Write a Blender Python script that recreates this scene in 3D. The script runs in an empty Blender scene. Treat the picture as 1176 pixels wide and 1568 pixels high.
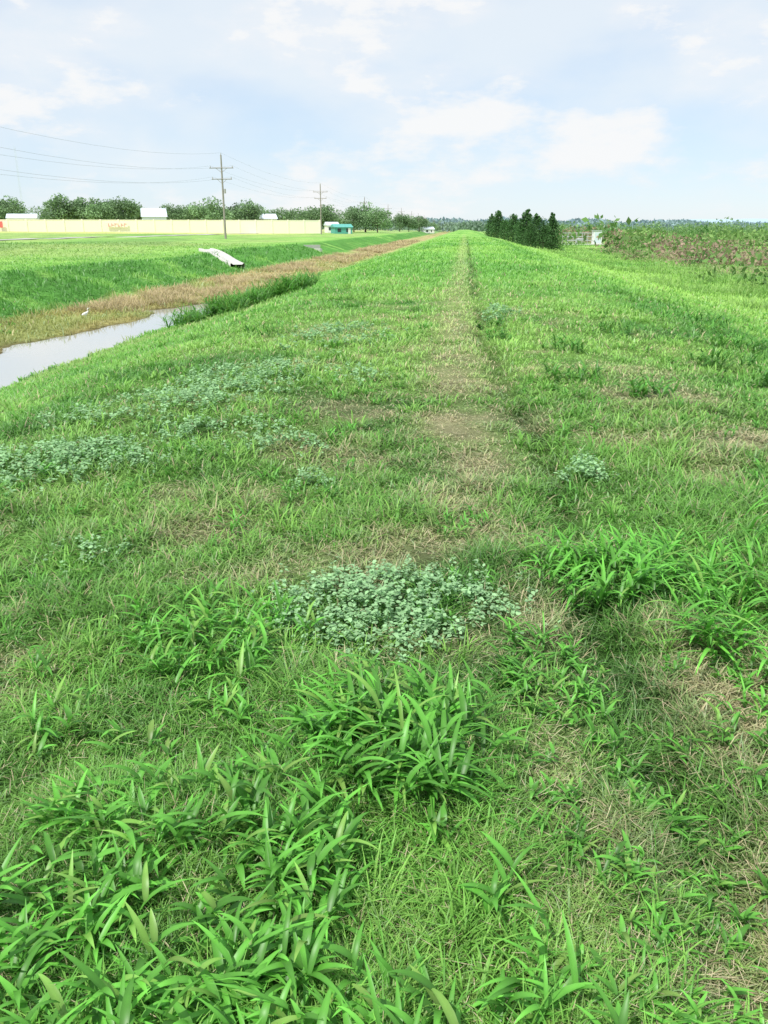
import bpy, bmesh, math, numpy as np
from mathutils import Vector
rng=np.random.default_rng(7)
scene=bpy.context.scene
# ---------------------------------------------------------------- noise
TAB=np.random.default_rng(3).random((256,256))
def vn(x,y,s,seed=0):
    x=np.asarray(x,float)/s+seed*17.3+500; y=np.asarray(y,float)/s+seed*9.7+500
    xi=np.floor(x).astype(int); yi=np.floor(y).astype(int)
    fx=x-xi; fy=y-yi; fx=fx*fx*(3-2*fx); fy=fy*fy*(3-2*fy)
    a=TAB[xi%256,yi%256]; b=TAB[(xi+1)%256,yi%256]; c=TAB[xi%256,(yi+1)%256]; d=TAB[(xi+1)%256,(yi+1)%256]
    return (a*(1-fx)+b*fx)*(1-fy)+(c*(1-fx)+d*fx)*fy
def fbm(x,y,s,seed=0):
    return (vn(x,y,s,seed)+.5*vn(x,y,s/2.1,seed+1)+.25*vn(x,y,s/4.3,seed+2))/1.75
def ss(a,b,x): 
    t=np.clip((x-a)/(b-a),0,1); return t*t*(3-2*t)
# ---------------------------------------------------------------- terrain
PX=[-4000,-400,-150,-52,-28.5,-23.2,-16.9,-16.0,-14.3,-13.6,-4.2,-2.5,0,2.5,4.2,12,20,4000]
PZ=[.3,.3,.2,-.75,-1.25,-2.85,-2.98,-3.3,-3.3,-2.98,-.16,-.04,0,-.04,-.16,-1.65,-1.8,-1.8]
def zf(x,y):
    x=np.asarray(x,float); y=np.asarray(y,float)
    far=ss(8,30,np.abs(x))
    m=(fbm(x*0,y,14,5)-.5)*1.8*ss(-6,-12,x)+(fbm(x*0,y,4,9)-.5)*.9*ss(-11,-13,x)*ss(-24,-19,x)
    xx=x+m
    z=sum(np.interp(xx+o,PX,PZ) for o in (-.6,-.3,0,.3,.6))/5
    bed=ss(49,60,y)*ss(-18.5,-16,xx)*ss(-12.5,-14.2,xx)
    z=z+bed*.42
    z=z+(fbm(x,y,1.1,1)-.5)*.06+(fbm(x,y,5,2)-.5)*.18*(1-.7*ss(3,1.5,np.abs(x)))
    z=z+(fbm(x,y,22,3)-.5)*.5*far*ss(500,100,np.abs(x))*(1-ss(-12,-14,x)*ss(-25,-22,x))
    z=z-.08*np.exp(-((x-rutx(y))/.13)**2)*ss(300,60,y)
    z=z-.02*np.exp(-((x+1.0)/.2)**2)
    return z
def rutx(y): return .62-.3*ss(6,14,y)+.05*np.sin(y*1.3)+.04*np.sin(y*.37+1)
def mix(a,b,t):
    t=np.asarray(t)[...,None]; return a*(1-t)+b*t
def C(*v): return np.array(v,float)
G1=C(.190,.44,.085);G2=C(.310,.54,.125);G3=C(.098,.28,.052);ST=C(.66,.61,.35);BR=C(.52,.44,.22)
STRAW=[(0,6.9,.36,.75,1.2),(.12,5.9,.3,.5,1.0),(-.82,5.8,.35,.3,.7),(-.3,4.1,.28,.3,.7),(-1.4,4.3,.35,.3,.6),(2.3,6.7,.45,.6,.55),(1.0,2.5,.22,.4,.65),
       (1.0,1.7,.3,.35,.75),(.35,2.35,.12,.6,.55),(.35,3.2,.15,.5,.55),(-.05,9.2,.35,1.4,.75),(-.15,14,.4,3,.6),(-1.1,7.6,.5,.8,.5),(2.0,9,.6,1.5,.4),(-.35,2.75,.15,.2,.3),(.1,4.9,.22,.5,.6),(.65,1.5,.2,.15,.5),(.5,1.95,.12,.2,.5)]
def strawmask(x,y):
    m=np.zeros_like(x)
    for a,b,rx,ry,k in STRAW: m=np.maximum(m,k*np.exp(-(((x-a)/rx)**2+((y-b)/ry)**2)))
    m=np.maximum(m,.42*np.exp(-((x+.12)/.38)**2)*ss(5,12,y)*ss(280,80,y))
    n=fbm(x,y,.45,11)
    m=m*(.25+1.3*n)+.38*ss(.55,.72,fbm(x,y,.6,14))*ss(30,12,y)*ss(4,2.5,np.abs(x))
    return np.clip(m,0,1)
def brownmask(x,y):
    w=(fbm(x*0,y,14,5)-.5)*1.8
    xx=x+w
    return ss(-23.6,-21.8,xx+2.2*(fbm(x,y,3.5,21)-.5))*ss(-12.8,-14.4,xx+1.8*(fbm(x,y,3,22)-.5))
def marshmask(x,y):
    return ss(.50,.66,fbm(x,y*.6,16,31)+.14*np.exp(-((x-32)/16)**2))*ss(17,24,x)*ss(500,200,y)
def colf(x,y):
    n=fbm(x,y,1.6,6); n2=fbm(x,y,7,7); n5=fbm(x,y,.35,77)
    c=mix(np.broadcast_to(G3,x.shape+(3,)),G1,ss(.25,.5,n)+.6*ss(8,30,y)*(1-ss(.25,.5,n)))
    c=mix(c,G2,ss(.38,.68,.5*n2+.5*n)*.95)
    c=mix(c,G3,.5*ss(.45,.3,n5)*ss(14,6,y))
    c=mix(c,G3*.8,.7*ss(.2,.5,x)*ss(3.2,2.4,y)*ss(.42,.58,fbm(x,y,.22,78)))
    c=mix(c,C(.33,.55,.13),ss(5,9,x)*(.25+.75*ss(.35,.6,n2)))
    c=mix(c,G3*1.1,.7*ss(3.2,4.4,x)*ss(6.5,5,x)*ss(.42,.58,fbm(x,y,2.5,90)))
    c=mix(c,G3*1.1,.6*ss(15,21,x)*ss(.42,.58,fbm(x,y,9,33)))
    c=mix(c,C(.28,.42,.13),.75*ss(-5,-8,x)*ss(-14,-12,x)*ss(.35,.65,n2))
    c=mix(c,G3*1.0,.95*ss(-31,-29,x)*ss(-21.5,-23.5,x)*ss(.15,.45,fbm(x,y,3,41)))
    c=mix(c,C(.33,.47,.15),ss(-30,-37,x)*(.3+.7*ss(.4,.6,fbm(x,y*.35,14,42))))
    c=mix(c,C(.16,.31,.09),.6*ss(-34,-40,x)*ss(.54,.64,fbm(x,y*.2,10,47)))
    dw=((y-273)-(x+197)*.408)
    c=mix(c,C(.60,.60,.22),.75*ss(-75,-45,dw)*ss(-45,-80,x))
    r=np.hypot(x,y)
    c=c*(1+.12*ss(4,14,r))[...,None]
    c=mix(c,C(.30,.42,.22),ss(300,1200,r)*.9)  # far ground blends to a greyer tone, aerial haze put into the colour
    c=mix(c,C(.40,.33,.21),.75*marshmask(x,y)*ss(.3,.6,fbm(x,y,4,35)))
    bm=brownmask(x,y)
    olive=mix(np.broadcast_to(C(.40,.37,.14),x.shape+(3,)),BR,ss(45,75,y))
    c=mix(c,mix(olive,C(.34,.40,.13),ss(.42,.62,fbm(x,y,3.5,23))*.8),bm)
    c=mix(c,ST,strawmask(x,y)*.85)
    c=mix(c,c*.42,(.65+.25*ss(10,16,y))*np.exp(-((x-rutx(y))/.11)**2)*ss(.3,.5,fbm(x*3,y,1.5,19)+.10)*ss(200,60,y))
    return c
# ---------------------------------------------------------------- materials
def newmat(name):
    m=bpy.data.materials.new(name); m.use_nodes=True; m.node_tree.nodes.clear(); return m,m.node_tree.nodes,m.node_tree.links
def simple(name,col,rough=.7,noise=.15,scale=4,metal=0):
    m,N,L=newmat(name)
    o=N.new('ShaderNodeOutputMaterial'); p=N.new('ShaderNodeBsdfPrincipled')
    p.inputs['Roughness'].default_value=rough; p.inputs['Metallic'].default_value=metal
    t=N.new('ShaderNodeTexCoord'); n=N.new('ShaderNodeTexNoise'); n.inputs['Scale'].default_value=scale; n.inputs['Detail'].default_value=5
    mx=N.new('ShaderNodeMix'); mx.data_type='RGBA'
    mx.inputs[6].default_value=(*[c*(1-noise) for c in col],1); mx.inputs[7].default_value=(*[min(1,c*(1+noise)) for c in col],1)
    L.new(t.outputs['Object'],n.inputs['Vector']); L.new(n.outputs['Fac'],mx.inputs[0]); L.new(mx.outputs[2],p.inputs['Base Color']); L.new(p.outputs[0],o.inputs[0])
    return m
def leafmat(name,rough=.5,trans=.3,spec=.35,gain=1.0):
    m,N,L=newmat(name)
    o=N.new('ShaderNodeOutputMaterial'); p=N.new('ShaderNodeBsdfPrincipled'); p.inputs['Roughness'].default_value=rough
    p.inputs['Specular IOR Level'].default_value=spec
    a=N.new('ShaderNodeAttribute'); a.attribute_name='Col'
    tc=N.new('ShaderNodeTexCoord'); n=N.new('ShaderNodeTexNoise'); n.inputs['Scale'].default_value=30; n.inputs['Detail'].default_value=1
    mr=N.new('ShaderNodeMapRange'); mr.inputs[3].default_value=.8*gain; mr.inputs[4].default_value=1.2*gain
    vm=N.new('ShaderNodeVectorMath'); vm.operation='SCALE'
    L.new(tc.outputs['Object'],n.inputs['Vector']); L.new(n.outputs['Fac'],mr.inputs[0]); L.new(a.outputs['Color'],vm.inputs[0]); L.new(mr.outputs[0],vm.inputs['Scale'])
    L.new(vm.outputs[0],p.inputs['Base Color'])
    t=N.new('ShaderNodeBsdfTranslucent'); L.new(vm.outputs[0],t.inputs[0])
    ms=N.new('ShaderNodeMixShader'); ms.inputs[0].default_value=trans
    L.new(p.outputs[0],ms.inputs[1]); L.new(t.outputs[0],ms.inputs[2]); L.new(ms.outputs[0],o.inputs[0])
    return m
M_grass=leafmat('grass_blade_mat',.48,.42,.35)
M_broad=leafmat('broad_blade_mat',.42,.4,.5)
M_clover=leafmat('broadleaf_weed_mat',.55,.35,.35)
M_tree=leafmat('tree_leaf_mat',.6,.3,.2)
M_bark=simple('bark',(.12,.09,.065),.9,.3,3)
def ground_mat():
    m,N,L=newmat('ground_mat')
    o=N.new('ShaderNodeOutputMaterial'); p=N.new('ShaderNodeBsdfPrincipled'); p.inputs['Roughness'].default_value=.95; p.inputs['Specular IOR Level'].default_value=.1
    a=N.new('ShaderNodeAttribute'); a.attribute_name='Col'
    g=N.new('ShaderNodeNewGeometry')
    def noise(s,d=6):
        n=N.new('ShaderNodeTexNoise'); n.inputs['Scale'].default_value=s; n.inputs['Detail'].default_value=d; L.new(g.outputs['Position'],n.inputs['Vector']); return n
    n1=noise(60,4); n2=noise(2.2,8); n3=noise(.25,8)
    def mr(n,a,b,lo=.3,hi=.7):
        r=N.new('ShaderNodeMapRange'); r.inputs[1].default_value=lo; r.inputs[2].default_value=hi; r.inputs[3].default_value=a; r.inputs[4].default_value=b; L.new(n.outputs['Fac'],r.inputs[0]); return r
    r1=mr(n1,.65,1.2); r2=mr(n2,.72,1.24); r3=mr(n3,.80,1.2)
    m1=N.new('ShaderNodeMath'); m1.operation='MULTIPLY'; m2=N.new('ShaderNodeMath'); m2.operation='MULTIPLY'
    L.new(r1.outputs[0],m1.inputs[0]); L.new(r2.outputs[0],m1.inputs[1]); L.new(m1.outputs[0],m2.inputs[0]); L.new(r3.outputs[0],m2.inputs[1])
    vm=N.new('ShaderNodeVectorMath'); vm.operation='SCALE'; L.new(a.outputs['Color'],vm.inputs[0]); L.new(m2.outputs[0],vm.inputs['Scale'])
    L.new(vm.outputs[0],p.inputs['Base Color'])
    b=N.new('ShaderNodeBump'); b.inputs['Strength'].default_value=.6; b.inputs['Distance'].default_value=.05; L.new(n1.outputs['Fac'],b.inputs['Height']); L.new(b.outputs[0],p.inputs['Normal'])
    L.new(p.outputs[0],o.inputs[0]); return m
M_ground=ground_mat()
# ---------------------------------------------------------------- mesh helper
def mkmesh(name,V,F,mats,col=None,smooth=False,link=True):
    V=np.asarray(V,np.float32).reshape(-1,3); F=np.asarray(F,np.int32)
    k=F.shape[1]; me=bpy.data.meshes.new(name)
    me.vertices.add(len(V)); me.vertices.foreach_set('co',V.ravel())
    me.loops.add(F.size); me.loops.foreach_set('vertex_index',F.ravel())
    me.polygons.add(len(F)); me.polygons.foreach_set('loop_start',np.arange(0,F.size,k,dtype=np.int32))
    me.polygons.foreach_set('loop_total',np.full(len(F),k,np.int32))
    if smooth: me.polygons.foreach_set('use_smooth',np.ones(len(F),bool))
    if col is not None:
        a=me.color_attributes.new('Col','FLOAT_COLOR','POINT'); c=np.ones((len(V),4),np.float32); c[:,:3]=col; a.data.foreach_set('color',c.ravel())
    me.update(); me.validate()
    for m in (mats if isinstance(mats,list) else [mats]): me.materials.append(m)
    ob=bpy.data.objects.new(name,me)
    if link: scene.collection.objects.link(ob)
    return ob
def seg(a,b,s): return np.arange(a,b,s)
xs=np.concatenate([[-4000,-2500,-1500,-1000,-700,-500,-400,-320],seg(-260,-100,12),seg(-100,-31,3),seg(-31,-4.6,.35),seg(-4.6,5,.11),seg(5,16,.4),seg(16,60,1.6),seg(60,200,9),[210,260,330,420,600,900,1500,2500,4000]])
ys=np.concatenate([[-60,-30,-15,-6,-3,-1],seg(0,12,.11),seg(12,60,.4),seg(60,200,1.6),seg(200,500,9),[510,560,640,750,900,1200,1600,2200,3200,4500,6500]])
XX,YY=np.meshgrid(xs,ys); ZZ=zf(XX,YY)
nx=len(xs); ny=len(ys)
I=np.arange(nx*ny).reshape(ny,nx)
F=np.stack([I[:-1,:-1],I[:-1,1:],I[1:,1:],I[1:,:-1]],-1).reshape(-1,4)
cc=colf(XX,YY).reshape(-1,3)
r=np.hypot(XX,YY).ravel()
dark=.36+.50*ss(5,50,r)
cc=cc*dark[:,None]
cc=mix(cc,C(.12,.09,.05),(ss(-2.93,-3.03,ZZ.ravel())*(XX.ravel()<-10)))
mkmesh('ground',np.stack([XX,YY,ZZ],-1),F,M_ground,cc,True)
# ---------------------------------------------------------------- water
def water_mat():
    m,N,L=newmat('water_mat')
    o=N.new('ShaderNodeOutputMaterial'); p=N.new('ShaderNodeBsdfPrincipled'); p.inputs['Base Color'].default_value=(.36,.37,.35,1)
    p.inputs['Roughness'].default_value=.06; p.inputs['Specular IOR Level'].default_value=1.0; p.inputs['IOR'].default_value=1.8
    n=N.new('ShaderNodeTexNoise'); n.inputs['Scale'].default_value=3; n.inputs['Detail'].default_value=3
    g=N.new('ShaderNodeNewGeometry'); L.new(g.outputs['Position'],n.inputs['Vector'])
    b=N.new('ShaderNodeBump'); b.inputs['Strength'].default_value=.06; b.inputs['Distance'].default_value=.05
    L.new(n.outputs['Fac'],b.inputs['Height']); L.new(b.outputs[0],p.inputs['Normal']); L.new(p.outputs[0],o.inputs[0]); return m
WZ=-3.0
mkmesh('ditch_water',[(-22,-60,WZ),(-11,-60,WZ),(-11,62,WZ),(-22,62,WZ)],[(0,1,2,3)],water_mat())
# ---------------------------------------------------------------- blades
def blades(P,L,W,az,phi0,curl,col,segs=3,fold=0.0,tipc=1.12,basec=.7):
    n=len(P); dh=np.stack([np.cos(az),np.sin(az),np.zeros(n)],1); sd=np.stack([-np.sin(az),np.cos(az),np.zeros(n)],1)
    up=np.array([0,0,1.]); pos=P.copy(); rows=[];cols=[]
    for s in range(segs+1):
        t=s/segs; phi=phi0+curl*t
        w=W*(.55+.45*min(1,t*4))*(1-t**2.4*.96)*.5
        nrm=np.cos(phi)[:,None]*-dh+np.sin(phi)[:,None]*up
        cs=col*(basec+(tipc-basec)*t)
        if fold>0:
            rows+= [pos+sd*w[:,None]+nrm*(w*fold)[:,None],pos,pos-sd*w[:,None]+nrm*(w*fold)[:,None]]; cols+=[cs,cs*1.15,cs]
        else:
            rows+=[pos+sd*w[:,None],pos-sd*w[:,None]]; cols+=[cs,cs]
        pos=pos+(L/segs)[:,None]*(np.sin(phi)[:,None]*dh+np.cos(phi)[:,None]*up)
    k=3 if fold>0 else 2
    R=len(rows); V=np.stack(rows,1).reshape(-1,3); CC=np.stack(cols,1).reshape(-1,3)
    base=(np.arange(n)*R)[:,None]
    f=[]
    for s in range(segs):
        for j in range(k-1):
            a=s*k+j; f.append([a,a+1,a+1+k,a+k])
    f=np.array(f); F=(base[:,:,None]+f[None]).reshape(-1,4)
    return V,F,CC
def join(parts):
    V=[];F=[];Cc=[];o=0
    for v,f,c in parts: V.append(v);F.append(f+o);Cc.append(c);o+=len(v)
    return np.concatenate(V),np.concatenate(F),np.concatenate(Cc)
CLOV=[(-.28,3.3,.52,.42,1.0),
      (-3.05,5.6,.9,.6,.55),(-2.9,7.6,.9,.7,.45),(-2.35,9.2,.9,1.0,.42),(-1.85,13,.8,1.8,.25),(.87,5.6,.17,.22,.8),(-1.95,3.85,.25,.2,.4),
      (-.95,5.2,.15,.12,.4),(.68,16.5,.35,1.0,.25),(-2.0,6.4,.6,.5,.3),(-1.3,6.1,.3,.25,.25),(-1.2,9.3,.35,.6,.25)]
def clovermask(x,y):
    m=np.zeros_like(x)
    for a,b,rx,ry,k in CLOV: m=np.maximum(m,k*ss(1.25,.7,np.sqrt(((x-a)/rx)**2+((y-b)/ry)**2)))
    return m
parts=[]
def radial(n,r0,r1,a0,a1):
    r=r0*np.exp(rng.random(n)*np.log(r1/r0)); a=a0+(a1-a0)*rng.random(n)
    return r*np.sin(a),r*np.cos(a),r
n=520000
x,y,r=radial(n,.95,150,-.70,.60)
keep=~((x<-12.5)&(zf(x,y)<WZ+.01))
keep&=rng.random(n)>.45*clovermask(x,y)
keep&=rng.random(n)<1.15-.5*ss(30,150,r)
keep&=rng.random(n)>.45*ss(.55,.7,fbm(x,y,.25,95))*ss(7,3,r)
x=x[keep];y=y[keep];r=r[keep];n=len(x)
sm=strawmask(x,y); bm=brownmask(x,y)
hn=fbm(x,y,.5,50); hn2=fbm(x,y,3,51); hn3=fbm(x,y,.28,52)
L=(.028+.050*rng.random(n)+.055*ss(.5,.75,hn)+.03*hn2)*(1-.55*sm)*(1+.20*(np.maximum(r,2)/2-1)**.6)
L*=.55+.85*ss(.35,.65,hn3)
L*=1+.9*ss(1.0,2.2,np.abs(x))*ss(12,4,r)*ss(.4,.7,hn2)
L*=1-.3*ss(4,9,r)*ss(40,20,r)
L=np.minimum(L,.26); L*=(1+.8*bm)*(1+1.2*ss(-30,-28.5,x)*ss(-22,-24,x))
W=.0034*np.maximum(1,r/2.2)**.95*(.7+.6*rng.random(n))
z=zf(x,y)-.004
az=rng.random(n)*2*np.pi; phi0=.3+.8*rng.random(n)+.3*sm; curl=.4+1.2*rng.random(n)
vr=.64-.34*ss(5,20,r)
col=colf(x,y)*(1-vr/2+vr*rng.random(n))[:,None]
dead=rng.random(n)<(.08+.50*sm)*ss(60,10,r)
col[dead]=C(.62,.55,.33)*(.6+.6*rng.random(dead.sum()))[:,None]
lm=rng.random(n)<.09; col[lm]=col[lm]*.5+C(.22,.31,.18)
near=r<9
P=np.stack([x,y,z],1)
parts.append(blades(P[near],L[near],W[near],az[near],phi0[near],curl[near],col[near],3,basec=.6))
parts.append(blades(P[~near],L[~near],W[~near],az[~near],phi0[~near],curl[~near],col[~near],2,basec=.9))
V,F,Cc=join(parts)
mkmesh('grass',V,F,M_grass,Cc,False)
# straw litter lying on the ground
n=20000; x,y,r=radial(n,.95,12,-.7,.6); k=rng.random(n)<(.14+strawmask(x,y)); x,y,r=x[k],y[k],r[k]; n=len(x)
V,F,Cc=blades(np.stack([x,y,zf(x,y)+.015+.03*rng.random(n)],1),.03+.06*rng.random(n),.0028*np.maximum(1,r/2.5),rng.random(n)*6.28,1.35+.2*rng.random(n),rng.random(n)*.3-.1,C(.74,.65,.43)*(.6+.5*rng.random(n))[:,None],2,basec=1)
mkmesh('dead_grass_litter',V,F,M_grass,Cc)
# ------------- medium tufts
def tufts(cx,cy,nb,rad,Lr,Wd,colb,scale=1,segs=4):
    n=len(cx)*nb; X=np.repeat(cx,nb)+rng.normal(0,1,n)*np.repeat(rad,nb)*.5; Y=np.repeat(cy,nb)+rng.normal(0,1,n)*np.repeat(rad,nb)*.5
    dx=X-np.repeat(cx,nb); dy=Y-np.repeat(cy,nb)
    az=np.arctan2(dy,dx)+rng.normal(0,.7,n)
    L=np.repeat(Lr,nb)*(.5+.7*rng.random(n)); W=np.repeat(Wd,nb)*(.6+.6*rng.random(n))
    c=np.repeat(colb,nb,0)*(.75+.5*rng.random(n))[:,None]
    return blades(np.stack([X,Y,zf(X,Y)-.005],1),L,W,az,.15+.6*rng.random(n),.8+1.3*rng.random(n),c,segs)
n=2900; x,y,r=radial(n,1,45,-.72,.62)
k=(rng.random(n)<.12+1.3*ss(.42,.68,fbm(x,y,.9,60)))&(strawmask(x,y)<.3)&(zf(x,y)>WZ+.05)&~((r>16)&(np.abs(x)<2))
x,y,r=x[k],y[k],r[k]
cb=mix(np.broadcast_to(C(.13,.39,.055),x.shape+(3,)),C(.31,.58,.12),rng.random(len(x)))
V,F,Cc=tufts(x,y,22,.03+.04*rng.random(len(x))+.012*r,np.minimum(.07+.09*rng.random(len(x))+.004*r,.26),.0054*np.maximum(1,r/2.5)**.9,cb)
mkmesh('grass_tufts',V,F,M_grass,Cc)
# ------------- broad-leaved tall grass clumps (leafy stems)
def stems(cx,cy,rad,ns,h,colb,wmul=1.0,splay=.75):
    a=rng.random(ns)*6.283; rr=rad*np.sqrt(rng.random(ns)); X=cx+rr*np.cos(a); Y=cy+rr*np.sin(a)
    out=a+rng.normal(0,.5,ns); lean=splay*(rr/max(rad,1e-3))*.8+.2*rng.random(ns)
    H=h*(.45+.5*rng.random(ns)); Z=zf(X,Y)
    P=[];L=[];W=[];A=[];P0=[];Cu=[];Co=[]
    parts=[blades(np.stack([X,Y,Z-.01],1),H*.85,np.full(ns,.005*wmul),out,lean,lean*.4,np.broadcast_to(colb*.8,(ns,3)),3)]
    nl=6
    for i in range(nl):
        t=(i+.5*rng.random(ns))/nl*.85; 
        px=X+np.cos(out)*np.sin(lean)*H*t; py=Y+np.sin(out)*np.sin(lean)*H*t; pz=Z+H*t*np.cos(lean)
        az=out+(i%2)*math.pi*.7+rng.normal(0,.7,ns)
        P.append(np.stack([px,py,pz],1)); L.append(h*(.38+.48*rng.random(ns))*(1-.2*t)); W.append(wmul*(.010+.012*rng.random(ns)))
        A.append(az); P0.append(.45+.55*rng.random(ns)); Cu.append(.4+1.4*rng.random(ns)); 
        cq=colb*(.6+.7*rng.random(ns))[:,None]; yl=rng.random(ns)<.12; cq[yl]=cq[yl]*.6+C(.17,.22,.06); Co.append(cq)
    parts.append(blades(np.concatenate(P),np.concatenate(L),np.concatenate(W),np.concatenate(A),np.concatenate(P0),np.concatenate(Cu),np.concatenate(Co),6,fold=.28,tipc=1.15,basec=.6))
    return join(parts)
BG=C(.160,.475,.065)
def clump(name,lst,wmul=1.0,col=BG):
    ps=[stems(*a,col*(.82+.33*rng.random()),wmul) for a in lst]
    V,F,Cc=join(ps); return mkmesh(name,V,F,M_broad,Cc,True)
clump('tall_grass_clump',[(-.17,2.27,.26,74,.28),(-.22,2.2,.14,24,.31)],1.1,BG*1.08)
clump('tall_grass_clump',[(.66,3.72,.26,44,.30),(.95,3.8,.22,26,.28),(.5,3.95,.16,14,.22),(1.1,3.6,.1,8,.22)],1.05,BG*1.08)
clump('tall_grass_clump',[(-.95,2.85,.22,26,.24),(-.72,3.0,.15,12,.2),(-1.2,3.1,.2,12,.2)],1.0,BG*1.02)
clump('tall_grass_clump',[(1.25,3.1,.26,38,.34),(1.5,3.6,.3,32,.34),(1.85,4.4,.4,30,.34),(1.35,2.65,.15,18,.28),(2.3,5.2,.4,26,.3)],.95,BG*1.05)
near=[]
for _ in range(54):
    px=-1.35+1.25*rng.random(); py=.95+.95*rng.random()
    if px>-.3 and py>1.45: continue
    near.append((px,py,.09+.08*rng.random(),6,.16+.08*rng.random()))
near+=[(.03,1.25,.10,7,.2),(.2,1.42,.06,4,.22),(.1,1.62,.04,2,.18),(-.42,1.83,.08,5,.18),(-.7,1.95,.12,7,.18),(-1.05,1.9,.12,7,.17),(.33,1.2,.06,3,.18),(-.55,2.15,.07,4,.16),(-.3,1.75,.05,3,.17),(.02,1.85,.05,3,.15),(-1.0,2.25,.12,6,.15),(-1.35,2.3,.12,6,.16),(-.75,2.4,.08,4,.14)]
clump('tall_grass_clump',near,1.05,BG*.95)
sm_=[(.3,3.05,.07,7,.15),(.33,2.75,.05,4,.12),(-.05,4.3,.08,7,.14),(.1,4.5,.06,5,.13),(-.25,4.6,.05,4,.12),(.9,1.25,.08,8,.16),(1.0,1.45,.06,5,.14)]
for _ in range(85):
    sm_.append((.2+1.0*rng.random(),1.05+1.9*rng.random(),.03+.05*rng.random(),4,.07+.06*rng.random()))
for _ in range(110):
    px=-3+6*rng.random(); py=2.2+7.5*rng.random()
    if abs(px-.1)<.5 and 3.6<py: continue
    sm_.append((px,py,.05+.07*rng.random(),5,.09+.07*rng.random()))
clump('weed_grass',sm_,.8,C(.155,.45,.065))
mid=[(1.9,8.5,.25,20,.25),(1.2,9.5,.3,16,.25),(1.5,12,.4,16,.25),(2.6,14,.5,20,.25),(.55,13,.2,14,.22),(.5,14.5,.2,12,.25),(3.2,8,.5,26,.28),(-3.2,14,.5,16,.25),(3.4,11.2,.4,22,.3),(4.3,13.5,.4,26,.35),(5.2,19,.5,26,.4),(3.7,9.7,.25,26,.35),(4.6,15.5,.4,20,.35)]
clump('tall_grass_clump',mid,1.6,C(.13,.37,.06))
dl=[]
for i in range(40):
    t=rng.random(); dl.append((-11.0+5.2*t+rng.normal(0,.25),32.2+rng.normal(0,.7)+1.5*t,.42,18,.62+.45*rng.random()))
for i in range(9): dl.append((-13.1+rng.normal(0,.3),19+ i*1.1+rng.normal(0,.4),.25,7,.24))
clump('ditch_bank_tall_grass',dl,2.4,C(.135,.38,.06))
# ------------- broadleaf weeds
def weeds(lst):
    Vs=[];Cs=[]
    for a,b,rx,ry,k in lst:
        d=math.hypot(a,b); s=max(1,d/4.2)**.7
        ns=int(2700*rx*ry*k/s**1.6*1.15)+25
        th=rng.random(ns)*6.283; rr=np.sqrt(rng.random(ns))*(1+.22*rng.normal(0,1,ns))
        X=a+rx*rr*np.cos(th); Y=b+ry*rr*np.sin(th)
        kk=fbm(X,Y,.22*s,80)>(.44 if k<.9 else .34); X,Y,rr=X[kk],Y[kk],rr[kk]; ns=len(X)
        H=(.04+.08*rng.random(ns))*(1.3-.6*np.clip(rr,0,1))*min(s,1.6); Z=zf(X,Y)+H
        for i in range(7):
            az=rng.random(ns)*6.283; tilt=rng.normal(.15,.40,ns); ln=(.012+.016*rng.random(ns))*s; w=ln*.34
            dx=np.stack([np.cos(az)*np.cos(tilt),np.sin(az)*np.cos(tilt),-np.sin(tilt)*.7],1); sd=np.stack([-np.sin(az),np.cos(az),rng.normal(0,.3,ns)],1)
            o=np.stack([X,Y,Z-i*.006],1)+dx*.004
            up=np.array([0,0,1.])
            vs=[o,o+dx*(ln*.35)[:,None]+sd*w[:,None]+up*(w*.25)[:,None],o+dx*(ln*.8)[:,None]+sd*(w*.75)[:,None]+up*(w*.2)[:,None],o+dx*(ln*1.05)[:,None],o+dx*(ln*.8)[:,None]-sd*(w*.75)[:,None]+up*(w*.2)[:,None],o+dx*(ln*.35)[:,None]-sd*w[:,None]+up*(w*.25)[:,None]]
            Vs.append(np.stack(vs,1).reshape(-1,3))
            c=(C(.36,.60,.30) if k>.6 else C(.34,.58,.28))*(.65+.5*rng.random(ns))[:,None]; Cs.append(np.repeat(c,6,0))
    V=np.concatenate(Vs); Cc=np.concatenate(Cs); F=np.arange(len(V)).reshape(-1,6)
    b=F[:,0]; F=np.concatenate([np.stack([b,b+1,b+2,b+3],1),np.stack([b,b+3,b+4,b+5],1)])
    return V,F,Cc
V,F,Cc=weeds(CLOV[:1]); mkmesh('broadleaf_weed_patch',V,F,M_clover,Cc)
V,F,Cc=weeds(CLOV[1:]); mkmesh('broadleaf_weed_patch',V,F,M_clover,Cc)
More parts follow.
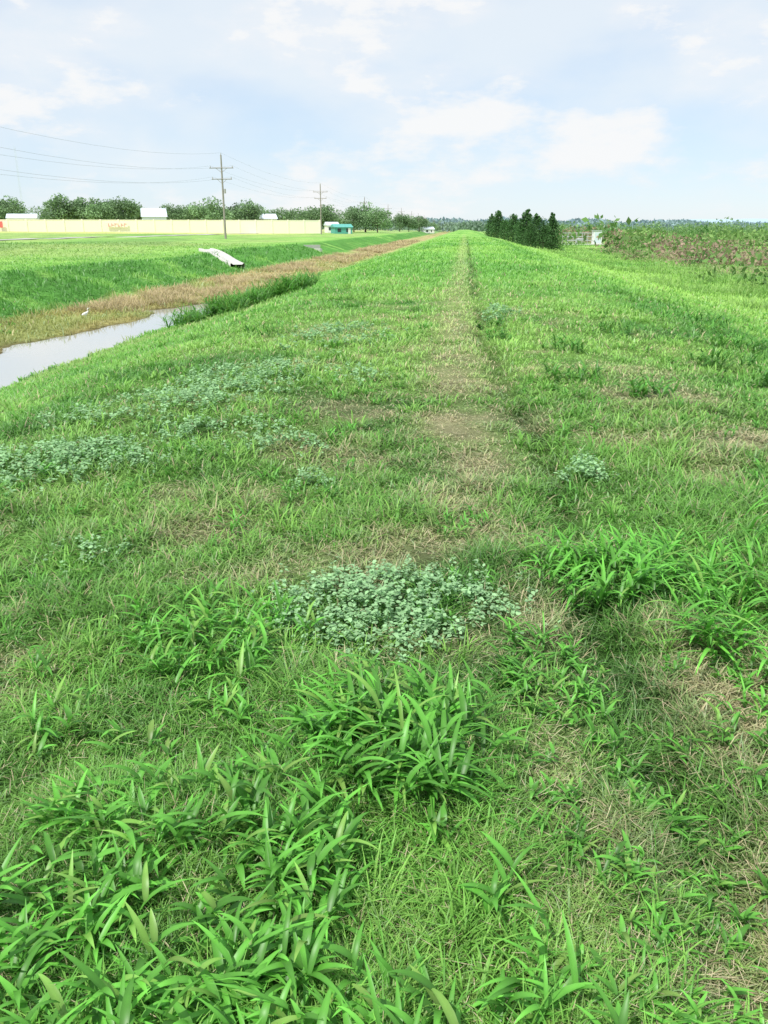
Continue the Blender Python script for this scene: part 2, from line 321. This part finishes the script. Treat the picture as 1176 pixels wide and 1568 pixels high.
# ------------- foliage clouds
def cloud(c,rad,n,size,colb,dark=.5):
    d=rng.normal(0,1,(n,3)); d/=np.linalg.norm(d,axis=1)[:,None]; rr=rng.random(n)**.45
    P=d*rr[:,None]*rad+c
    a=rng.normal(0,1,(n,3)); a/=np.linalg.norm(a,axis=1)[:,None]; b=np.cross(a,rng.normal(0,1,(n,3))); b/=np.linalg.norm(b,axis=1)[:,None]
    s=size*(.6+.8*rng.random(n))[:,None]
    V=np.stack([P-a*s,P-b*s*.6,P+a*s,P+b*s*.6],1).reshape(-1,3)
    F=np.arange(4*n).reshape(-1,4)
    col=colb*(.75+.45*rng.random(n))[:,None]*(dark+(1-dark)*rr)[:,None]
    return V,F,np.repeat(col,4,0)
def rod(p0,p1,r0,r1,k=7):
    p0=np.array(p0,float);p1=np.array(p1,float); d=p1-p0; d/=np.linalg.norm(d); u=np.cross(d,[0,0,1.] if abs(d[2])<.9 else [1.,0,0]); u/=np.linalg.norm(u); v=np.cross(d,u)
    a=np.arange(k)/k*6.2832; ring=np.cos(a)[:,None]*u+np.sin(a)[:,None]*v
    V=np.concatenate([p0+ring*r0,p1+ring*r1]); F=np.array([[i,(i+1)%k,k+(i+1)%k,k+i] for i in range(k)])
    return V,F,np.ones((2*k,3))*C(.11,.085,.06)
def matidx(ob,nf0):
    idx=np.zeros(len(ob.data.polygons),np.int32); idx[nf0:]=1; ob.data.polygons.foreach_set('material_index',idx)
def decid(name,x,y,h,w,col,nl=3600):
    z0=float(zf(np.array([x]),np.array([y]))[0]); wood=[rod((x,y,z0-.2),(x,y,z0+h*.45),h*.028,h*.018)]
    fol=[]
    nc=15
    for i in range(nc):
        a=rng.random()*6.283; rr=w*.30*math.sqrt(rng.random()); zz=z0+h*(.27+.49*rng.random())
        if i==0: rr=0; zz=z0+h*.8
        c=np.array([x+rr*math.cos(a)*1.3,y+rr*math.sin(a)*1.3,zz]); s=h*(.15+.10*rng.random())
        wood.append(rod((x,y,z0+h*(.2+.2*rng.random())),c,h*.012,h*.004,5))
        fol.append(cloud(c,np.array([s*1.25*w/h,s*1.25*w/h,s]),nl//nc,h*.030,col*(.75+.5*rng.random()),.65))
    Vw=join(wood); nf=len(Vw[1]); V,F,Cc=join([Vw]+fol); ob=mkmesh(name,V,F,[M_bark,M_tree],Cc); matidx(ob,nf); return ob
TH=math.radians(5.28); 
def W(px_r,d):
    rt=px_r*d; return rt*math.cos(TH)-d*math.sin(TH), rt*math.sin(TH)+d*math.cos(TH)
TG=C(.21,.34,.14)
for px,d,h,w in [(5,360,15,17),(22,380,13,13),(78,400,13,15),(98,380,15,15),(118,400,13,15),(130,390,13.5,15),(150,370,14.5,16),(170,390,14,15),(190,380,13.5,15),(212,400,12,14),(262,380,11.5,14),(278,400,11,12),(300,380,12,15),(325,370,13,16),(345,390,12,14),(380,380,12.5,16),(368,400,11,12),(395,400,11,12),
                 (432,430,12,16),(455,430,12.5,16),(478,420,12,15),(500,420,13,16),(520,450,11,14),(542,430,12.5,16),(560,440,14,17),(578,430,12,15),(612,560,11,14),(626,560,11.5,15),(642,600,10,14),(660,650,9,14)]:
    x,y=W((px-588)/1338,d); decid('deciduous_tree',x,y,h*(.86+.24*rng.random()),w,TG*(.8+.4*rng.random())+C(.012,.018,.03))  # small blue offset paints distance haze into the leaf colour
def cedar(x,y,h,w,name='red_cedar_tree'):
    z0=float(zf(np.array([x]),np.array([y]))[0]); wood=[rod((x,y,z0-.2),(x,y,z0+h*.9),h*.03,h*.006)]
    fol=[]
    nc=44
    for i in range(nc):
        t=(i+.5)/nc; zz=z0+h*(.03+.93*t); R=w*.5*(1-t)**.55*(.7+.6*rng.random()); a=i*2.4
        rr=R*.62; c=np.array([x+rr*math.cos(a),y+rr*math.sin(a),zz+.12*h*(rng.random()-.5)])
        wood.append(rod((x,y,zz-.05*h),c,h*.008,h*.003,4))
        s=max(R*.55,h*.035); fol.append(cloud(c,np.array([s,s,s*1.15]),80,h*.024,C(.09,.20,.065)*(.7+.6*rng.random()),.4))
    Vw=join(wood); nf=len(Vw[1]); V,F,Cc=join([Vw]+fol); ob=mkmesh(name,V,F,[M_bark,M_tree],Cc); matidx(ob,nf)
for px,d,h,w in [(752,210,5.2,4.4),(762,205,6.2,4.6),(772,200,4.4,4.0),(785,165,5.2,4.2),(797,150,4.3,3.4),(806,140,5.5,4.0),(821,132,4.9,4.0),(844,126,5.0,3.6),(832,124,3.4,3.2),(812,125,3.2,3.0)]:
    x,y=W((px-588)/1335,d); cedar(x,y,h,w)
# marsh shrubs
fol=[]
for i in range(1700):
    d=44*math.exp(rng.random()*math.log(800/44)); px=rng.uniform(840,1420); x,y=W((px-588)/1335,d)
    if x<15: continue
    m=float(marshmask(np.array([x]),np.array([y]))[0])
    if rng.random()>(.12+.75*ss(65,130,d)): continue
    if 855<px<930 and d<178: continue
    z0=float(zf(np.array([x]),np.array([y]))[0]); s=(.3+1.25*rng.random()**2)*(1+d/190)
    if rng.random()<.04: s*=1.7
    colb=C(.40,.30,.22) if (rng.random()<m*.8) else mix(C(.11,.25,.07),C(.27,.42,.13),rng.random())
    colb=mix(colb,C(.26,.38,.27),.7*float(ss(200,900,d)))  # far shrubs pale with distance, haze painted into their colour
    if m>.4: s*=.8
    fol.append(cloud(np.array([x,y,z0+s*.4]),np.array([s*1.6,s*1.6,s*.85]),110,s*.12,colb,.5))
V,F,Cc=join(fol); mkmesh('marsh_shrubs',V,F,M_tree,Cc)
n=1300; d=34*np.exp(rng.random(n)*np.log(170/34)); px=rng.uniform(800,1420,n); x,y=W((px-588)/1335,d)
nz=fbm(x,y,6,66); k=(x>11)&(nz>.45); x,y,d=x[k],y[k],d[k]
mm=marshmask(x,y); cb=mix(mix(np.broadcast_to(C(.18,.40,.08),(len(x),3)),C(.36,.54,.16),rng.random(len(x))),C(.46,.37,.25),(rng.random(len(x))<mm*.85)*1.)
V,F,Cc=tufts(x,y,40,1.0+.01*d,.4+.4*rng.random(len(x)),.02+.0004*d,cb,1,3)
mkmesh('marsh_grass',V,F,M_grass,Cc)
fol=[]
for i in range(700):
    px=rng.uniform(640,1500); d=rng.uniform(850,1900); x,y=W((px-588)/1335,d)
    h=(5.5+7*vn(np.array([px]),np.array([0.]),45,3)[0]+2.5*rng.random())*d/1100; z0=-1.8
    fol.append(cloud(np.array([x,y,z0+h*.45]),np.array([h*2.0,h*2.0,h*.55]),60,h*.18,C(.24,.33,.31)*(.85+.3*rng.random())+C(.02,.04,.09)*(d/1500),.75))  # greyed base plus distance-scaled blue, air haze painted into the leaves
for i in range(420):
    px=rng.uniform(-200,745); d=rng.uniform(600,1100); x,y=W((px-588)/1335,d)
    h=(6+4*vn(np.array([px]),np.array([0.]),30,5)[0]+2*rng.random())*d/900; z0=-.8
    fol.append(cloud(np.array([x,y,z0+h*.45]),np.array([h*1.5,h*1.5,h*.55]),60,h*.18,C(.22,.32,.23)*(.85+.3*rng.random()),.75))  # paler, bluer leaf colour includes painted haze
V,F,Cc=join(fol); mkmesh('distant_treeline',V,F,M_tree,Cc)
pxs=np.linspace(500,1700,90); V=[]
for q in pxs:
    x,y=W((q-588)/1335,3800); hh=float(10+44*ss(850,1150,q)*vn(np.array([q]),np.array([0.]),130,8)[0]+6*vn(np.array([q]),np.array([0.]),30,9)[0])
    x2,y2=W((q-588)/1335,5200); V+=[(x,y,-4),(.5*(x+x2),.5*(y+y2),hh*1.0),(x2,y2,-4)]
F=[]
for i in range(89):
    for j in range(2): a=i*3+j; F.append([a,a+3,a+4,a+1])
mkmesh('distant_hills',V,F,simple('haze_tinted_forest',(.36,.48,.55),.95,.08,.004),None,True)  # pale blue base colour paints the haze onto the hills
# dead brown reeds in the ditch
cx=rng.uniform(-22.0,-15,1100); cy=46*np.exp(rng.random(1100)*np.log(300/46)); k=(brownmask(cx,cy)>.5)&(fbm(cx,cy,5,70)>.47)&(zf(cx,cy)>WZ+.02); cx,cy=cx[k],cy[k]
V,F,Cc=tufts(cx,cy,34,.35+.003*cy,.5+.4*rng.random(len(cx)),.018+.0004*cy,np.broadcast_to(C(.60,.50,.29),(len(cx),3))*(.75+.4*rng.random((len(cx),1))),1,3)
mkmesh('dead_reeds',V,F,M_grass,Cc)
# ---------------------------------------------------------------- box builder
def boxes(name,lst,mats,parent=None):
    bm=bmesh.new()
    for (cx,cy,cz,sx,sy,sz,rot,mi) in lst:
        r=bmesh.ops.create_cube(bm,size=1); 
        for v in r['verts']:
            p=Vector((v.co.x*sx,v.co.y*sy,v.co.z*sz)); c,s=math.cos(rot),math.sin(rot)
            v.co=Vector((p.x*c-p.y*s+cx,p.x*s+p.y*c+cy,p.z+cz))
        for f in set(f for v in r['verts'] for f in v.link_faces): f.material_index=mi
    me=bpy.data.meshes.new(name); bm.to_mesh(me); bm.free()
    for m in mats: me.materials.append(m)
    ob=bpy.data.objects.new(name,me); scene.collection.objects.link(ob)
    if parent: ob.parent=parent
    return ob
M_cream=simple('cream_wall',(.90,.86,.70),.8,.05,.2); M_white=simple('white_paint',(.8,.8,.78),.5,.05,1)
M_red=simple('red_paint',(.75,.16,.14),.5,.1,1); M_pink=simple('faded_red_paint',(.78,.40,.36),.6,.1,1); M_conc=simple('concrete',(.50,.49,.46),.85,.2,2); M_wood=simple('weathered_pole_wood',(.30,.27,.24),.85,.2,2)
M_metal=simple('galvanised_steel',(.50,.52,.53),.45,.1,3,.4); M_roof=simple('metal_roof',(.60,.68,.74),.5,.08,1); M_teal=simple('teal_paint',(.10,.38,.33),.6,.1,1); M_glass=simple('window_glass',(.03,.04,.05),.1,.1,1)
M_wire=simple('wire',(.25,.26,.27),.6,.1,1); M_ceram=simple('insulator',(.4,.38,.36),.3,.1,1)
A=np.array(W((-200-588)/1338,288)); B=np.array(W((490-588)/1338,332)); D=B-A; Ln=np.linalg.norm(D); ang=math.atan2(D[1],D[0]); u=D/Ln; nv=np.array([u[1],-u[0]])
l=[]; np_=int(Ln/6); bz=-.6; top=4.15
for i in range(np_+1):
    p=A+u*(i*Ln/np_); l.append((p[0],p[1],(bz+top+.15)/2,.45,.5,top+.15-bz,ang,0))
    if i<np_:
        q=A+u*((i+.5)*Ln/np_); w=Ln/np_-.45
        l.append((q[0],q[1],(bz+top-.2)/2,w,.22,top-.2-bz,ang,0)); l.append((q[0],q[1],top-.2+.1,w,.34,.2,ang,0))
boxes('cream_perimeter_wall',l,[M_cream])
def px_of(p):
    rt=p[0]*math.cos(TH)+p[1]*math.sin(TH); fw=-p[0]*math.sin(TH)+p[1]*math.cos(TH); return 588+rt/fw*1338
def on_wall(px):
    best=min(np.linspace(0,1,800),key=lambda t:abs(px-px_of(A+D*t))); return A+D*best
p=on_wall(181)+nv*.55; l=[(p[0],p[1],2.4,7,.1,1.6,ang,0)]
for i in range(6):
    q=p+u*(-2.7+i*1.08)+nv*.09; l+= [(q[0]-u[0]*.28,q[1]-u[1]*.28,2.4,.24,.05,1.1,ang,1),(q[0]+u[0]*.14,q[1]+u[1]*.14,2.4+.35*((i%3)-1),.56,.05,.28,ang,1)]
boxes('red_lettered_sign',l,[M_cream,M_pink])
p=on_wall(3)+nv*.8; boxes('red_sign_board',[(p[0],p[1],2.5,1.6,.12,2.0,ang,0),(p[0]-u[0]*.6,p[1]-u[1]*.6,.45,.12,.12,2.1,ang,1),(p[0]+u[0]*.6,p[1]+u[1]*.6,.45,.12,.12,2.1,ang,1)],[M_red,M_metal])
def house(name,px,d,wd,dp,eave,ridge,wallm,roofm):
    x,y=W((px-588)/1338,d); z0=float(zf(np.array([x]),np.array([y]))[0]); e=bpy.data.objects.new(name,None); scene.collection.objects.link(e); e.location=(x,y,z0); e.rotation_euler=(0,0,ang)
    boxes('walls',[(0,0,eave/2,wd,dp,eave,0,0)],[wallm],e)
    V=[(-wd/2-.4,-dp/2-.4,eave),(wd/2+.4,-dp/2-.4,eave),(wd/2+.4,dp/2+.4,eave),(-wd/2-.4,dp/2+.4,eave),(-wd/2-.4,0,ridge),(wd/2+.4,0,ridge)]
    V=[(a,b,c+.01) for a,b,c in V]
    me=bpy.data.meshes.new('roof'); me.from_pydata(V,[],[(0,1,5,4),(2,3,4,5),(0,4,3),(1,2,5),(3,2,1,0)]); me.materials.append(roofm); ob=bpy.data.objects.new('roof',me); scene.collection.objects.link(ob); ob.parent=e
    nw=max(2,int(wd/4)); l=[((i+.5)/nw*wd-wd/2,-dp/2-.02,eave*.55,1.4,.08,1.3,0,0) for i in range(nw)]
    boxes('windows',l,[M_glass],e); boxes('door',[(wd*.1+1.6 if nw<3 else 0,-dp/2-.03,1.05,1.0,.1,2.1,0,0)],[M_white],e)
house('white_shed',38,330,10,9,4.6,6.2,M_white,M_roof)
house('metal_warehouse',238,350,9,12,5.6,8.8,M_roof,M_roof)
house('metal_warehouse',412,390,6,10,5.5,7.6,M_white,M_roof)
house('teal_shop',523,345,7,7,2.4,3.6,M_teal,M_teal)
house('white_house',508,380,5,6,3.0,4.4,M_white,M_roof)
house('white_house',655,600,7,7,2.6,4.2,M_white,M_roof)
x,y=W((40-588)/1338,520); wv=[]
for k in range(3):
    a=k*2.094; p=(x+.5*math.cos(a),y+.5*math.sin(a)); wv.append(rod((p[0],p[1],0),(p[0],p[1],46),.05,.03,4))
for j in range(30):
    for k in range(3):
        a=k*2.094;b=(k+1)*2.094; wv.append(rod((x+.5*math.cos(a),y+.5*math.sin(a),j*1.5+.1),(x+.5*math.cos(b),y+.5*math.sin(b),j*1.5+1.5),.02,.02,3))
V,F,Cc=join(wv); mkmesh('radio_mast',V,F,M_roof,None)
def pole(x,y,h,two=True):
    z=float(zf(np.array([x]),np.array([y]))[0]); wood=[rod((x,y,z-.5),(x,y,z+h),.24,.15,10)]
    oth=[]
    arms=[(h-2.6,2.6),(h-4.8,2.2)]
    pts=[]
    for hz,hw in arms:
        wood.append(rod((x-hw,y-.17,z+hz),(x+hw,y-.17,z+hz),.09,.09,5))
        for s in (-1,1):
            wood.append(rod((x,y-.17,z+hz-.9),(x+s*hw*.45,y-.17,z+hz-.06),.04,.04,4))
        for f in (-.92,.92):
            oth.append(rod((x+hw*f,y-.17,z+hz+.08),(x+hw*f,y-.17,z+hz+.45),.09,.06,6)); pts.append((x+hw*f,y-.17,z+hz+.45))
    oth.append(rod((x,y,z+h),(x,y,z+h+.4),.08,.05,6)); pts.append((x,y,z+h+.4)); 
    oth.append(rod((x+.45,y,z+h*.55),(x+.45,y,z+h*.55+.9),.22,.22,8))
    a=join(wood); nf=len(a[1]); V,F,Cc=join([a]+oth); ob=mkmesh('utility_pole',V,F,[M_wood,M_ceram]); matidx(ob,nf); return pts
PY=[-70,57,187,314,455,590,720,850,980,1110]
HP=[13.5,13.5]+[17.0]*8
allp=[pole(-52+(.3*math.sin(i*3)),yy,HP[i]) for i,yy in enumerate(PY)]
wl=[]
for i,(a,b) in enumerate(zip(allp[:-1],allp[1:])):
    for p,q in zip(a,b):
        p=np.array(p);q=np.array(q); prev=p
        for s in range(1,13):
            t=s/12; c=p*(1-t)+q*t; c[2]-=4*(2.4 if i<2 else 1.6)*t*(1-t); wl.append(rod(prev,c,.011,.011,4)); prev=c
V,F,Cc=join(wl); mkmesh('power_lines',V,F,M_wire)
for px,d,h in [(652,640,10),(664,760,10),(641,560,9)]:
    x,y=W((px-588)/1338,d); 
    z=float(zf(np.array([x]),np.array([y]))[0]); V,F,Cc=join([rod((x,y,z-.5),(x,y,z+h),.2,.14,6),rod((x-1.4,y-.2,z+h-.8),(x+1.4,y-.2,z+h-.8),.09,.09,4)]); mkmesh('utility_pole',V,F,M_wood)
M_road=simple('pale_asphalt',(.42,.41,.38),.9,.12,.5)
yy=seg(-40,700,6)
V=[];
for a in yy:
    for dx in (-1.6,1.6): V.append((-78+dx,a,float(zf(np.array([-78+dx]),np.array([a]))[0])+.07))
V=np.array(V); F=np.array([[2*i,2*i+1,2*i+3,2*i+2] for i in range(len(yy)-1)]); mkmesh('service_road',V,F,M_road)
P0=np.array([-31.0,102.]);P1=np.array([-24.2,91.0]); V=[];ns=16
dd=(P1-P0)/np.linalg.norm(P1-P0); sdv=np.array([dd[1],-dd[0]])
prof=[(-.8,.30),(-.66,.32),(-.5,.18),(.5,.18),(.66,.32),(.8,.30),(.8,-.6),(-.8,-.6)]
za=float(zf(np.array([P0[0]]),np.array([P0[1]]))[0]); zb=float(zf(np.array([P1[0]]),np.array([P1[1]]))[0])
zs=np.array([float(zf(np.array([P0[0]+(P1[0]-P0[0])*i/ns]),np.array([P0[1]+(P1[1]-P0[1])*i/ns]))[0]) for i in range(ns+1)])
zs=np.convolve(np.pad(zs,4,'edge'),np.ones(9)/9,'valid')
for i in range(ns+1):
    t=i/ns; c=P0+(P1-P0)*t
    for o,h in prof: V.append((c[0]+sdv[0]*o,c[1]+sdv[1]*o,zs[i]+h+.08))
k=len(prof); F=[[i*k+j,i*k+(j+1)%k,(i+1)*k+(j+1)%k,(i+1)*k+j] for i in range(ns) for j in range(k)]
mkmesh('concrete_drain_chute',V,F,M_conc)
boxes('concrete_culvert_headwall',[(-26.5,150,-1.9,3.0,.5,1.2,.6,0),(-25.2,148.6,-2.3,.4,2.6,.9,.6,0)],[M_conc])
cx,cy=W((913-588)/1333,176); z0=float(zf(np.array([cx]),np.array([cy]))[0])
e=bpy.data.objects.new('pump_station',None); scene.collection.objects.link(e); e.location=(cx,cy,z0); e.rotation_euler=(0,0,.1)
boxes('cabinet',[(0,0,1.45,1.7,1.5,2.5,0,0),(0,0,2.77,1.95,1.75,.12,0,1),(-.0,-.77,1.4,1.3,.05,2.0,0,2),(.5,-.81,1.35,.07,.05,.3,0,1)],[M_white,M_metal,M_roof],e)
boxes('slab',[(-2.6,0,.1,8.2,3.2,.2,0,0)],[M_conc],e)
rl=[]
for X in np.arange(-6.6,-1.1,1.1):
    for Y in (-1.5,1.5): rl.append(rod((X,Y,.2),(X,Y,2.3),.06,.06,5))
for Y in (-1.5,1.5):
    for Z in (.9,1.6,2.3): rl.append(rod((-6.6,Y,Z),(-1.1,Y,Z),.055,.055,5))
rl+=[rod((-6.6,-1.5,Z),(-6.6,1.5,Z),.05,.05,5) for Z in (.9,1.6,2.3)]; rl+=[rod((-4,0,.2),(-4,0,1.2),.25,.25,10),rod((-4,0,1.1),(-2,0,1.1),.2,.2,10),rod((1.4,.3,0),(1.4,.3,3.8),.08,.08,6)]
V,F,Cc=join(rl); ob=mkmesh('railing_and_pipe',V,F,M_metal); ob.parent=e
# small egret on the mud shelf
ex,ey=-19.3,42.0; ez=float(zf(np.array([ex]),np.array([ey]))[0])
me=bpy.data.meshes.new('white_egret')
vs=[(0,0,.30),(.10,0,.34),(.17,0,.42),(.13,0,.50),(.18,0,.56),(.25,0,.55),(-.12,0,.27),(-.2,0,.22),(0,.03,.2),(.02,.035,.1),(0,.035,0),(0,-.03,.2),(.02,-.035,.1),(0,-.035,0)]
me.from_pydata(vs,[(0,1),(1,2),(2,3),(3,4),(4,5),(0,6),(6,7),(0,8),(8,9),(9,10),(0,11),(11,12),(12,13)],[])
ob=bpy.data.objects.new('white_egret',me); scene.collection.objects.link(ob); ob.location=(ex,ey,ez); ob.rotation_euler=(0,0,.9)
md=ob.modifiers.new('skin','SKIN'); rad=[.085,.06,.025,.02,.028,.006,.07,.02,.012,.008,.01,.012,.008,.01]
for v,rr in zip(me.skin_vertices[0].data,rad): v.radius=(rr,rr)
me.skin_vertices[0].data[0].use_root=True
ob.modifiers.new('sub','SUBSURF').levels=2; me.materials.append(M_white)
# ---------------------------------------------------------------- world
EL,AZ=math.radians(58),math.radians(215)
w=bpy.data.worlds.new("World"); scene.world=w; w.use_nodes=True; N=w.node_tree.nodes; Lk=w.node_tree.links; N.clear()
out=N.new('ShaderNodeOutputWorld'); bg=N.new('ShaderNodeBackground'); bg.inputs[1].default_value=.15
sky=N.new('ShaderNodeTexSky'); sky.sky_type='NISHITA'; sky.sun_disc=False; sky.sun_elevation=EL; sky.sun_rotation=AZ; sky.air_density=1.0; sky.dust_density=.2; sky.ozone_density=3
tc=N.new('ShaderNodeTexCoord')
def cloudlayer(scale,zs,loc,lo,hi,amt,det=8,rough=.5,dist=.12):
    mp=N.new('ShaderNodeMapping'); mp.inputs['Scale'].default_value=(1,1,zs); mp.inputs['Location'].default_value=loc; Lk.new(tc.outputs['Generated'],mp.inputs[0])
    n=N.new('ShaderNodeTexNoise'); n.inputs['Scale'].default_value=scale; n.inputs['Detail'].default_value=det; n.inputs['Roughness'].default_value=rough; n.inputs['Distortion'].default_value=dist; Lk.new(mp.outputs[0],n.inputs['Vector'])
    r=N.new('ShaderNodeMapRange'); r.interpolation_type='SMOOTHSTEP'; r.inputs[1].default_value=lo; r.inputs[2].default_value=hi; r.inputs[3].default_value=0; r.inputs[4].default_value=amt; Lk.new(n.outputs['Fac'],r.inputs[0]); return r
a=cloudlayer(7.0,2.5,(.3,.1,.35),.41,.62,.95,10,.58,0)
b=cloudlayer(3.0,2.2,(1.3,.4,.1),.36,.62,.75,5)
mxm=N.new('ShaderNodeMath'); mxm.operation='MAXIMUM'; Lk.new(a.outputs[0],mxm.inputs[0]); Lk.new(b.outputs[0],mxm.inputs[1])
hz=N.new('ShaderNodeMix'); hz.data_type='RGBA'; hz.inputs[0].default_value=.65; hz.inputs[7].default_value=(4.6,5.5,6.6,1); Lk.new(sky.outputs[0],hz.inputs[6])
sh=N.new('ShaderNodeMix'); sh.data_type='RGBA'; sh.inputs[6].default_value=(5.7,6.1,6.4,1); sh.inputs[7].default_value=(6.35,6.38,6.4,1); Lk.new(a.outputs[0],sh.inputs[0])
mx=N.new('ShaderNodeMix'); mx.data_type='RGBA'; Lk.new(mxm.outputs[0],mx.inputs[0]); Lk.new(hz.outputs[2],mx.inputs[6]); Lk.new(sh.outputs[2],mx.inputs[7])
Lk.new(mx.outputs[2],bg.inputs[0]); Lk.new(bg.outputs[0],out.inputs[0])
sl=bpy.data.lights.new('sun','SUN'); sl.energy=4.8; sl.angle=math.radians(.6); sl.color=(1,.97,.90); so=bpy.data.objects.new('sun',sl); scene.collection.objects.link(so)
dv=Vector((math.sin(AZ)*math.cos(EL),math.cos(AZ)*math.cos(EL),math.sin(EL))); so.rotation_euler=dv.to_track_quat('Z','Y').to_euler(); so.location=(0,0,30)
# ---------------------------------------------------------------- camera
cam=bpy.data.cameras.new('camera'); co=bpy.data.objects.new('camera',cam); scene.collection.objects.link(co); scene.camera=co
cam.sensor_fit='VERTICAL'; cam.sensor_height=34.6; cam.lens=28; cam.clip_start=.05; cam.clip_end=12000
co.location=(0,0,1.6); co.rotation_euler=(math.radians(90-18.96),0,math.radians(5.28))
scene.view_settings.view_transform='Standard'; scene.view_settings.look='None'; scene.view_settings.exposure=0; scene.view_settings.gamma=1
